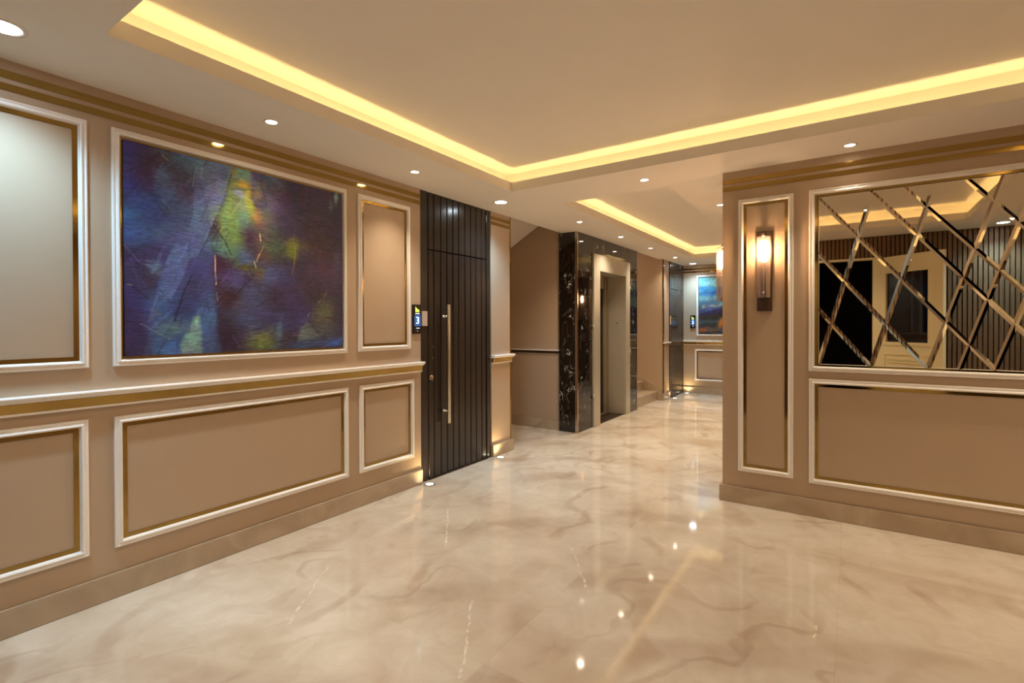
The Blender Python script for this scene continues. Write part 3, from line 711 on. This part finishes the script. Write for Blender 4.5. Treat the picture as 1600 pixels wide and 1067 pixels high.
# ---------------------------------------------------------------- paintings: colour laid on a fine grid stroke by stroke
ART_OPS = [('b',(0.021,0.978),0.05,0.05,0,(100,52,98),0.8),('b',(0.006,0.919),0.06,0.15,0,(44,44,115),0.8),('b',(0.032,0.864),0.12,0.12,0,(52,62,132),0.85),('b',(0.098,0.889),0.07,0.1,0,(62,38,70),0.8),('b',(0.143,0.97),0.05,0.05,0,(85,42,72),0.75),('b',(0.114,0.982),0.03,0.02,0,(62,88,98),0.5),('b',(0.027,0.691),0.06,0.04,0,(60,42,80),0.7),('b',(0.073,0.712),0.07,0.06,0,(60,90,150),0.8),('b',(0.012,0.645),0.04,0.06,0,(50,105,140),0.8),('b',(0.06,0.59),0.16,0.12,0,(58,85,128),0.85),('p',[(0.193,1.003),(0.151,0.927),(0.113,0.871),(0.103,0.808),(0.117,0.733),(0.132,0.659),(0.108,0.576),(0.115,0.436),(0.251,0.451),(0.262,0.721),(0.254,0.848),(0.273,0.995)],(62,86,124),0.9,0.012,0.015,None),('b',(0.193,0.894),0.09,0.09,0,(58,62,84),0.8),('b',(0.209,0.801),0.08,0.06,0,(72,66,98),0.7),('b',(0.138,0.85),0.03,0.06,0.3,(84,120,160),0.7),('b',(0.219,0.983),0.09,0.05,0,(74,104,134),0.8),('b',(0.154,0.776),0.05,0.05,0,(74,100,140),0.7),('b',(0.191,0.705),0.09,0.06,0,(60,72,112),0.7),('b',(0.203,0.558),0.08,0.06,0,(60,58,100),0.7),('p',[(0.131,0.449),(0.114,0.363),(0.082,0.284),(0.064,0.212),(0.06,0.125),(0.084,0.047),(0.092,0.005),(0.359,-0.002),(0.35,0.127),(0.34,0.249),(0.335,0.37),(0.323,0.49),(0.312,0.603),(0.191,0.594)],(58,80,128),0.95,0.008,0.01,(0.12,1)),('b',(0.19,0.45),0.1,0.1,0,(58,54,100),0.85),('b',(0.296,0.319),0.04,0.15,0,(62,68,118),0.7),('b',(0.122,0.303),0.07,0.12,-0.4,(66,96,138),0.7),('b',(0.093,0.157),0.05,0.15,0,(58,92,132),0.8),('b',(0.224,0.291),0.05,0.15,-0.4,(44,46,84),0.7),('b',(0.314,0.121),0.05,0.18,0,(66,96,136),0.7),('b',(0.063,0.359),0.08,0.07,0,(46,40,60),0.9),('b',(0.018,0.467),0.06,0.05,0,(48,36,66),0.8),('b',(0.111,0.496),0.05,0.04,0,(48,38,78),0.8),('b',(0.021,0.275),0.05,0.1,0,(44,48,92),0.7),('b',(0.035,0.114),0.06,0.14,0,(52,40,78),0.8),('b',(0.107,0.418),0.03,0.03,0,(88,124,134),0.8),('p',[(0.12,0.001),(0.137,0.056),(0.179,0.072),(0.204,-0.004)],(60,92,150),0.85,0.01,0.01,None),('p',[(0.196,0.005),(0.194,0.054),(0.223,0.134),(0.245,0.187),(0.27,0.187),(0.279,0.098),(0.271,0.0)],(112,146,128),0.85,0.015,0.02,(0.25,1)),('b',(0.162,0.135),0.06,0.04,0,(84,112,120),0.8),('b',(0.259,0.158),0.00744,0.034999999999999996,0,(149,185,165),0.5249999999999999),('p',[(0.275,0.998),(0.254,0.901),(0.249,0.806),(0.246,0.7),(0.217,0.595),(0.152,0.485),(0.106,0.313),(0.155,0.259),(0.207,0.389),(0.225,0.472),(0.272,0.51),(0.312,0.623),(0.339,0.719),(0.361,0.791),(0.387,0.883),(0.415,1.003)],(78,98,138),0.9,0.006,0.006,(0.45,1)),('b',(0.328,0.886),0.06,0.06,0,(98,124,152),0.6),('b',(0.282,0.962),0.04,0.05,0,(88,122,140),0.6),('b',(0.323,0.782),0.05,0.06,0,(88,92,134),0.5),('b',(0.225,0.567),0.07,0.07,0,(72,76,124),0.8),('p',[(0.337,0.7),(0.327,0.674),(0.312,0.629),(0.314,0.579),(0.326,0.49),(0.335,0.37),(0.343,0.188),(0.359,-0.002),(0.594,-0.011),(0.548,0.378),(0.516,0.557),(0.414,0.49)],(46,32,56),0.95,0.02,0.03,None),('b',(0.379,0.435),0.06,0.1,0,(60,24,50),0.9),('b',(0.365,0.559),0.05,0.05,0,(84,118,122),0.8),('b',(0.36,0.568),0.06,0.05,0,(70,120,112),0.8),('p',[(0.421,0.985),(0.399,0.932),(0.382,0.849),(0.365,0.731),(0.348,0.656),(0.381,0.574),(0.397,0.509),(0.422,0.465),(0.444,0.494),(0.471,0.572),(0.485,0.671),(0.517,0.742),(0.518,0.808),(0.491,0.861),(0.496,0.932),(0.492,0.985)],(88,108,44),0.95,0.02,0.03,None),('b',(0.465,0.966),0.06,0.05,0,(118,160,146),0.9),('b',(0.519,0.988),0.02,0.03,0,(90,60,130),0.8),('b',(0.46,0.914),0.031,0.0245,0,(198,165,40),0.7124999999999999),('b',(0.477,0.798),0.0372,0.027999999999999997,0,(176,165,45),0.675),('b',(0.486,0.86),0.0186,0.063,0,(158,150,40),0.675),('b',(0.421,0.97),0.0124,0.020999999999999998,0,(184,150,60),0.6000000000000001),('b',(0.442,0.854),0.035,0.03,-0.5,(112,124,150),0.9),('b',(0.446,0.797),0.04,0.04,0,(92,112,86),0.9),('b',(0.424,0.723),0.08,0.06,0,(98,112,50),0.8),('b',(0.441,0.652),0.09,0.1,0,(84,108,58),0.85),('b',(0.472,0.722),0.04,0.07,0,(70,100,100),0.7),('b',(0.419,0.554),0.05,0.08,0,(76,108,66),0.9),('b',(0.462,0.506),0.06,0.06,0,(66,80,122),0.9),('b',(0.381,0.714),0.02,0.15,0,(90,130,120),0.3),('b',(0.519,0.933),0.031,0.034999999999999996,0,(110,100,152),0.675),('b',(0.565,0.94),0.0124,0.0245,0,(176,110,140),0.6375),('b',(0.532,0.877),0.031,0.041999999999999996,0,(156,130,70),0.6000000000000001),('b',(0.584,0.873),0.0186,0.034999999999999996,0,(132,62,48),0.6375),('b',(0.546,0.919),0.03,0.03,0,(90,140,110),0.6),('b',(0.536,0.746),0.031,0.049,0,(172,126,44),0.675),('b',(0.593,0.758),0.031,0.06999999999999999,0,(112,122,50),0.6375),('b',(0.569,0.72),0.0186,0.027999999999999997,0,(158,110,60),0.6000000000000001),('b',(0.613,0.891),0.05,0.1,0,(72,90,124),0.8),('b',(0.629,0.952),0.05,0.07,0,(74,96,100),0.8),('b',(0.59,0.991),0.06,0.04,0,(70,96,130),0.7),('b',(0.674,0.866),0.08,0.1,0,(104,74,116),0.85),('b',(0.668,0.727),0.1,0.08,0,(66,46,86),0.85),('b',(0.503,0.625),0.05,0.08,0,(44,26,54),0.9),('b',(0.559,0.59),0.05,0.1,0,(80,50,44),0.8),('b',(0.607,0.615),0.07,0.12,0,(60,72,58),0.8),('b',(0.768,0.788),0.1,0.12,0,(56,66,92),0.8),('b',(0.721,0.976),0.04,0.1,0,(36,38,74),0.8),('b',(0.835,0.808),0.12,0.2,0,(62,56,78),0.8),('b',(0.808,0.94),0.1,0.1,0,(58,46,86),0.7),('b',(0.708,0.625),0.0372,0.034999999999999996,0,(119,134,44),0.7124999999999999),('b',(0.698,0.582),0.04,0.05,0,(104,108,44),0.85),('b',(0.778,0.629),0.04,0.03,0,(98,104,60),0.7),('l',[(0.719,0.615),(0.716,0.55),(0.7,0.447)],0.0044,(140,124,58),0.6375),('l',[(0.868,0.607),(0.854,0.541)],0.011000000000000001,(140,66,54),0.68),('b',(0.966,0.967),0.012,0.04,0,(110,165,148),0.9),('b',(0.929,0.914),0.015,0.04,0,(88,118,124),0.7),('b',(0.964,0.561),0.03,0.08,0,(66,84,108),0.7),('b',(0.863,0.606),0.1,0.1,0,(74,56,66),0.7),('b',(0.891,0.466),0.1,0.1,0,(84,62,84),0.7),('b',(0.777,0.395),0.1,0.12,0,(58,44,66),0.8),('b',(0.591,0.42),0.08,0.07,0,(68,80,128),0.85),('b',(0.418,0.388),0.06,0.08,0,(70,70,120),0.8),('b',(0.492,0.233),0.12,0.16,0,(66,80,120),0.85),('b',(0.615,0.309),0.05,0.08,0,(48,36,62),0.8),('b',(0.706,0.262),0.08,0.12,0,(58,48,96),0.8),('b',(0.748,0.175),0.06,0.06,0,(54,56,116),0.8),('b',(0.594,0.129),0.12,0.1,0,(54,60,108),0.8),('b',(0.56,0.046),0.09,0.07,0,(96,112,56),0.9),('b',(0.541,0.03),0.0124,0.020999999999999998,0,(140,156,66),0.6000000000000001),('b',(0.462,0.462),0.05,0.02,0,(72,74,26),0.8),('b',(0.89,0.219),0.06,0.1,0,(92,98,60),0.8),('b',(0.52,0.43),0.03,0.04,0,(96,86,50),0.6),('b',(0.396,0.287),0.05,0.06,0,(52,30,40),0.9),('b',(0.386,0.078),0.05,0.1,0,(40,28,50),0.9),('b',(0.684,0.053),0.07,0.05,0,(52,36,60),0.8),('p',[(0.781,0.163),(0.743,0.122),(0.726,0.04),(0.854,0.063)],(96,112,112),0.85,0.02,0.01,None),('b',(0.949,0.032),0.07,0.03,0,(44,84,146),0.95),('b',(0.889,0.12),0.08,0.07,0,(68,74,80),0.8),('b',(0.775,0.02),0.12,0.03,0,(56,76,118),0.8),('b',(0.629,0.123),0.015,0.06,0,(84,118,150),0.6),('b',(0.629,0.072),0.012,0.05,0,(74,104,140),0.6),('l',[(0.13,0.968),(0.153,0.948)],0.0022,(190,180,180),0.68),('l',[(0.41,0.964),(0.384,0.87)],0.0022,(40,52,60),0.765),('l',[(0.339,0.713),(0.308,0.611),(0.27,0.51),(0.268,0.506)],0.0022,(30,34,60),0.765),('l',[(0.327,0.674),(0.375,0.592),(0.399,0.523)],0.0044,(26,34,36),0.68),('l',[(0.266,0.957),(0.252,0.9),(0.245,0.845)],0.0016500000000000002,(140,160,180),0.68),('l',[(0.117,0.722),(0.145,0.673)],0.0033000000000000004,(30,36,62),0.68),('l',[(0.129,0.753),(0.156,0.72)],0.0016500000000000002,(150,170,190),0.595),('l',[(0.113,0.866),(0.151,0.922),(0.184,0.96)],0.0022,(90,130,165),0.51),('l',[(-0.0,0.515),(0.052,0.437),(0.079,0.432)],0.0022,(110,118,130),0.595),('l',[(0.012,0.333),(0.026,0.33)],0.0033000000000000004,(150,130,110),0.765),('l',[(0.026,0.326),(0.078,0.272)],0.0027500000000000003,(22,22,30),0.765),('l',[(0.052,0.152),(0.105,0.113),(0.154,0.078)],0.0016500000000000002,(150,150,140),0.68),('l',[(0.09,0.229),(0.101,0.207),(0.121,0.191)],0.0044,(100,86,90),0.68),('l',[(0.238,0.397),(0.206,0.308),(0.167,0.163)],0.0033000000000000004,(22,24,50),0.765),('l',[(0.106,0.34),(0.155,0.259)],0.0033000000000000004,(36,44,90),0.595),('l',[(0.328,0.509),(0.331,0.461),(0.337,0.358)],0.0033000000000000004,(214,180,140),0.8075),('l',[(0.339,0.316),(0.344,0.273)],0.0027500000000000003,(190,150,110),0.765),('l',[(0.538,0.659),(0.542,0.621)],0.0033000000000000004,(200,190,140),0.68),('l',[(0.533,0.543),(0.518,0.503)],0.0038500000000000006,(160,140,70),0.765),('l',[(0.505,0.499),(0.514,0.467)],0.0033000000000000004,(205,180,130),0.765),('l',[(0.926,0.382),(0.838,0.273)],0.0016500000000000002,(120,110,110),0.68),('l',[(0.798,0.223),(0.786,0.193)],0.0016500000000000002,(170,150,110),0.68),('l',[(0.403,0.088),(0.439,0.024)],0.0022,(90,110,140),0.595),('l',[(0.781,0.163),(0.854,0.066)],0.0016500000000000002,(130,130,120),0.595),('l',[(0.493,0.406),(0.426,0.315)],0.0044,(34,24,38),0.68),('l',[(0.473,0.447),(0.488,0.416)],0.0044,(84,110,150),0.595),('l',[(0.187,-0.003),(0.179,0.06),(0.2,0.005)],0.0022,(36,50,100),0.595),('l',[(0.133,0.062),(0.112,0.012)],0.0027500000000000003,(34,40,80),0.68)]

ART2_OPS = [('b',(.2,.95),.5,.12,0,(150,196,208),.9),('b',(.05,.93),.1,.08,0,(110,180,205),.8),('b',(.3,.86),.2,.05,0,(160,196,200),.7),
 ('b',(.1,.82),.25,.03,0,(50,110,160),.7),('b',(.2,.78),.3,.05,0,(60,128,180),.9),('b',(.3,.73),.3,.03,.1,(34,62,120),.95),('b',(.1,.70),.2,.03,.1,(46,88,150),.85),
 ('b',(.2,.63),.4,.07,0,(96,140,164),.95),('b',(.08,.60),.08,.05,0,(120,150,160),.8),('b',(.25,.55),.35,.05,0,(76,118,146),.95),('b',(.4,.53),.2,.03,.2,(150,168,160),.8),
 ('b',(.06,.48),.03,.03,0,(190,170,120),.9),('b',(.18,.50),.05,.02,0,(190,186,168),.8),('b',(.12,.42),.3,.04,.1,(70,84,130),.95),
 ('p',[(0,.36),(.12,.40),(.25,.44),(.45,.50),(.7,.46),(1,.5),(1,.3),(0,.3)],(48,44,86),.95,.02,.02,None),
 ('b',(.15,.30),.25,.05,0,(56,48,42),.95),('b',(.3,.28),.3,.05,0,(50,52,52),.9),('b',(.2,.21),.4,.02,0,(84,96,92),.7),('b',(.2,.14),.5,.06,0,(52,56,60),.9),
 ('b',(.3,.19),.035,.09,-.2,(196,128,62),.95),('b',(.34,.14),.03,.04,0,(150,90,50),.8),('b',(.05,.06),.06,.05,0,(150,92,52),.95),('b',(.13,.10),.04,.02,0,(120,92,80),.8),('b',(.2,.05),.06,.03,0,(128,82,44),.9),
 ('b',(.6,.62),.3,.1,0,(110,150,170),.8),('b',(.7,.85),.3,.08,0,(130,176,196),.8),('b',(.8,.2),.2,.1,0,(90,66,50),.8),('b',(.6,.1),.1,.05,0,(150,96,52),.8),('b',(.35,.02),.6,.02,0,(44,42,46),.7)]
def vnoise(u, v, fu, fv, seed):
    rs = np.random.RandomState(seed); g = rs.rand(int(fv) + 3, int(fu) + 3)
    x = u * fu; y = v * fv; xi = np.clip(x.astype(int), 0, int(fu) + 1); yi = np.clip(y.astype(int), 0, int(fv) + 1); fx = x - xi; fy = y - yi
    fx = fx * fx * (3 - 2 * fx); fy = fy * fy * (3 - 2 * fy)
    return (g[yi, xi] * (1 - fx) + g[yi, xi + 1] * fx) * (1 - fy) + (g[yi + 1, xi] * (1 - fx) + g[yi + 1, xi + 1] * fx) * fy
def seg_dist(U, V, a, b):
    dx, dy = b[0] - a[0], b[1] - a[1]; l = dx * dx + dy * dy + 1e-12
    t = np.clip(((U - a[0]) * dx + (V - a[1]) * dy) / l, 0, 1); return np.hypot(U - a[0] - t * dx, V - a[1] - t * dy)
def paint(ops, nu, nv, base, seed):
    v_, u_ = np.mgrid[0:nv, 0:nu]; U = (u_ / (nu - 1)).ravel(); V = (v_ / (nv - 1)).ravel()
    C = np.tile(np.array(base, float), (U.size, 1))
    w1 = sum(vnoise(U, V, 6 * 2 ** k, 6 * 2 ** k, seed + k) / 2 ** k for k in range(5)) / 1.94 - .5
    w2 = sum(vnoise(U, V, 6 * 2 ** k, 6 * 2 ** k, seed + 20 + k) / 2 ** k for k in range(5)) / 1.94 - .5
    fine = vnoise(U, V, 60, 200, seed + 50) - .5
    for o in ops:
        if o[0] == 'b':
            _, c, rx, ry, rot, col, a = o
            du = U - c[0] + w1 * .045; dv_ = V - c[1] + w2 * .045
            p = (du * math.cos(rot) + dv_ * math.sin(rot)) / rx; q = (-du * math.sin(rot) + dv_ * math.cos(rot)) / ry
            k = np.exp(-(p * p + q * q) * 1.0); k = np.clip(k * 1.25 - .06 + fine * .25 * (k > .1), 0, 1) * a
        elif o[0] == 'p':
            _, ps, col, a, soft, warp, ang = o
            uu = U + w1 * warp; vv = V + w2 * warp; inside = np.zeros(U.size, bool); dm = np.full(U.size, 9.0)
            for i in range(len(ps)):
                A, B2 = ps[i], ps[(i + 1) % len(ps)]
                dm = np.minimum(dm, seg_dist(uu, vv, A, B2))
                if A[1] != B2[1]:
                    cr = ((A[1] > vv) != (B2[1] > vv)) & (uu < (B2[0] - A[0]) * (vv - A[1]) / (B2[1] - A[1]) + A[0]); inside ^= cr
            sd = np.where(inside, dm, -dm); k = np.clip(sd / soft + .5, 0, 1) * a
            if ang:   # bristle marks along the stroke direction
                l = math.hypot(*ang); s = (U * ang[1] - V * ang[0]) / l
                br = vnoise(np.clip(s * .5 + .5, 0, 1), np.clip((U * ang[0] + V * ang[1]) / l * .4 + .3, 0, 1), 110, 5, seed + 70) - .5
                k = np.clip(k * (1 + br * .25), 0, 1); C = C * (1 + (br * .35 * (k > .3))[:, None])
        else:
            _, ps, w, col, a = o; dm = np.full(U.size, 9.0)
            for A, B2 in zip(ps[:-1], ps[1:]): dm = np.minimum(dm, seg_dist(U + w1 * .012, V + w2 * .012, A, B2))
            k = np.clip(1.6 - dm / w * 1.3, 0, 1) * a
        C = C * (1 - k[:, None]) + np.array(col, float) * k[:, None]
    for ch in range(3):
        nz = sum(vnoise(U, V, 9 * 2 ** k, 12 * 2 ** k, seed + 100 + 10 * ch + k) / 1.4 ** k for k in range(4)) / 2.6 - .45
        C[:, ch] *= 1 + .30 * nz
    C = C * (1 + .3 * w1 + .25 * fine)[:, None]
    rs = np.random.RandomState(seed + 7)   # short bristle strokes, each a lighter or darker touch of the colour under it
    Cg = C.reshape(nv, nu, 3); Ug = U.reshape(nv, nu); Vg = V.reshape(nv, nu)
    for _ in range(520):
        cu, cv = rs.rand(2); ang = rs.normal(0, .25) if cu > .42 and rs.rand() < .6 else rs.normal(1.15, .35)
        ln = rs.uniform(.015, .07); wd = rs.uniform(.002, .006); du, dv2 = math.cos(ang) * ln, math.sin(ang) * ln
        i0, i1 = int(max(0, (cu - ln) * nu)), int(min(nu, (cu + ln) * nu + 1)); j0, j1 = int(max(0, (cv - ln) * nv)), int(min(nv, (cv + ln) * nv + 1))
        if i1 - i0 < 2 or j1 - j0 < 2: continue
        d = seg_dist(Ug[j0:j1, i0:i1], Vg[j0:j1, i0:i1], (cu - du, cv - dv2), (cu + du, cv + dv2)); k = np.clip(1.4 - d / wd, 0, 1) * rs.uniform(.2, .5)
        col = Cg[min(nv - 1, int(cv * nv)), min(nu - 1, int(cu * nu))] * rs.choice([.72, .82, 1.18, 1.35]) + rs.normal(0, 4, 3)
        Cg[j0:j1, i0:i1] = Cg[j0:j1, i0:i1] * (1 - k[..., None]) + col * k[..., None]
    C = Cg.reshape(-1, 3)
    C = np.clip(C / 255, 0, 1); lin = np.where(C <= .04045, C / 12.92, ((C + .055) / 1.055) ** 2.4)
    return U, V, lin
def painting(name, W, r, depth, ops, nu, nv, base, mat, seed, gain, label):
    u0, u1, v0, v1 = r
    U, V, lin = paint(ops, nu, nv, base, seed)
    pts = [W(u0 + a * (u1 - u0), v0 + b * (v1 - v0), depth) for a, b in zip(U, V)]
    faces = [(j * nu + i, j * nu + i + 1, (j + 1) * nu + i + 1, (j + 1) * nu + i) for j in range(nv - 1) for i in range(nu - 1)]
    edge = [i for i in range(nu)] + [j * nu + nu - 1 for j in range(1, nv)] + [(nv - 1) * nu + i for i in range(nu - 2, -1, -1)] + [j * nu for j in range(nv - 2, 0, -1)]
    base_i = len(pts)
    for e in edge: pts.append(W(u0 + U[e] * (u1 - u0), v0 + V[e] * (v1 - v0), .0005))
    n = len(edge)
    for k in range(n): faces.append((edge[k], base_i + k, base_i + (k + 1) % n, edge[(k + 1) % n]))
    faces.append(tuple(base_i + k for k in range(n)))
    me = bpy.data.meshes.new(name); me.from_pydata(pts, [], faces)
    col = np.ones((len(pts), 4)); col[:len(lin), :3] = lin * np.array(gain)
    col[len(lin):, :3] = .03
    at = me.color_attributes.new('paint', 'FLOAT_COLOR', 'POINT'); at.data.foreach_set('color', col.ravel())
    bm = bmesh.new(); bm.from_mesh(me); bmesh.ops.recalc_face_normals(bm, faces=bm.faces); bm.to_mesh(me); bm.free()
    me.materials.append(M[mat]); o = bpy.data.objects.new(name, me); COL.objects.link(o)
    return tag(o, label, 'painting')
painting('painting', WL, (1.022, 2.367, 1.240, 2.372), .020, ART_OPS, 380, 320, (46, 42, 72), 'canvas1', 5, (1.15, 1.18, 1.36),
         'large abstract painting in indigo, blue and yellow-green on the left wall')
painting('painting', WB, (-2.552, -1.148, 1.210, 2.338), .018, ART2_OPS, 200, 170, (70, 100, 130), 'canvas2', 9, (1.1, .98, .82),
         'blue and brown seascape painting on the wall at the corridor end')

# ---------------------------------------------------------------- door number displays
def text_mesh(name, body, size, mat, parent, loc, rotz, ext=.0006):
    cu = bpy.data.curves.new(name, 'FONT'); cu.body = body; cu.size = size; cu.extrude = ext; cu.align_x = 'CENTER'; cu.align_y = 'CENTER'; cu.offset = size * .004
    tmp = bpy.data.objects.new('tmp', cu); COL.objects.link(tmp); dg = bpy.context.evaluated_depsgraph_get(); dg.update()
    me = bpy.data.meshes.new_from_object(tmp.evaluated_get(dg)); bpy.data.objects.remove(tmp, do_unlink=True)
    me.materials.clear(); me.materials.append(M[mat])
    mw = Matrix.Translation(loc) @ Matrix.Rotation(rotz, 4, 'Z') @ Matrix.Rotation(R(90), 4, 'X')
    me.transform(mw); o = bpy.data.objects.new(name, me); COL.objects.link(o)
    o.parent = parent; o.matrix_parent_inverse = Matrix.Translation(-Vector(parent.location)); return o
def display(W, u0, u1, v0, v1, rotz, digit, label, sgn):
    """sgn: +1 when u grows to the viewer's right"""
    c = W((u0 + u1) / 2, v0, 0); t = empty('door_display', c); tag(t, label, 'display')
    w = u1 - u0; h = v1 - v0; um = (u0 + u1) / 2
    def slab(a, b, c_, d, n0, n1): return MB().prism([W(a, c_, n0), W(b, c_, n0), W(b, d, n0), W(a, d, n0)], Vector(W(0, 0, n1)) - Vector(W(0, 0, n0)))
    slab(u0, u1, v0, v1, .0005, .016).build('housing', 'blackplastic', t, bevel=.003)
    slab(u0 + w * .16, u1 - w * .12, v0 + h * .26, v0 + h * .64, .0163, .0168).build('screen', 'screenblue', t)
    text_mesh('digit', digit, h * .34, 'digit', t, W(um + sgn * w * .02, v0 + h * .445, .0176), rotz)
    lg = MB(); q = w * .085; xs = um - sgn * w * .22
    for k, (hh, top) in enumerate(((.20, .92), (.15, .87), (.12, .84))):
        a = xs + sgn * k * q * 1.95; b = a + sgn * q * 1.25
        pts = [W(a, v0 + h * .74, .0165), W(b, v0 + h * .74, .0165), W(b, v0 + h * (top - .04), .0165), W(a, v0 + h * top, .0165)]
        lg.prism(pts, Vector(W(0, 0, .001)) - Vector(W(0, 0, 0)))
    lg.build('logo', 'logogreen', t)
    slab(um - w * .24, um + w * .26, v0 + h * .675, v0 + h * .70, .0165, .0172).build('caption_line', 'textwhite', t)
    slab(um - w * .16, um + w * .26, v0 + h * .185, v0 + h * .200, .0165, .0172).build('lower_line', 'textwhite', t)
    p = W(um + sgn * w * .02, v0 + h * .10, .016); ax = 'x' if W is WL else 'y'; sg = 1 if W is WL else -1
    MB().lathe(p, [(w * .075, 0), (w * .07, .0015 * sg), (0, .0018 * sg)], 18, ax).build('bell_button', 'steel', t)
display(WL, 3.094, 3.197, 1.325, 1.580, R(90), '3', 'black door number display glowing 3 left of the near dark door', 1)
display(WB, -2.722, -2.622, 1.318, 1.582, 0, '2', 'black lit door display beside the seascape painting', 1)
def plate(b, label):
    t = MB().box(*b).build('switch_plate', 'plate', bevel=.0015); tag(t, label, 'plate'); return t
plate((XL - .006, XL + .004, 3.217, 3.285, 1.392, 1.525), 'small pale plate on the near dark door frame beside the number display')
plate((XD + .004, XD + .014, 9.556, 9.60, 1.40, 1.56), 'small pale plate at the left edge of the far dark door')
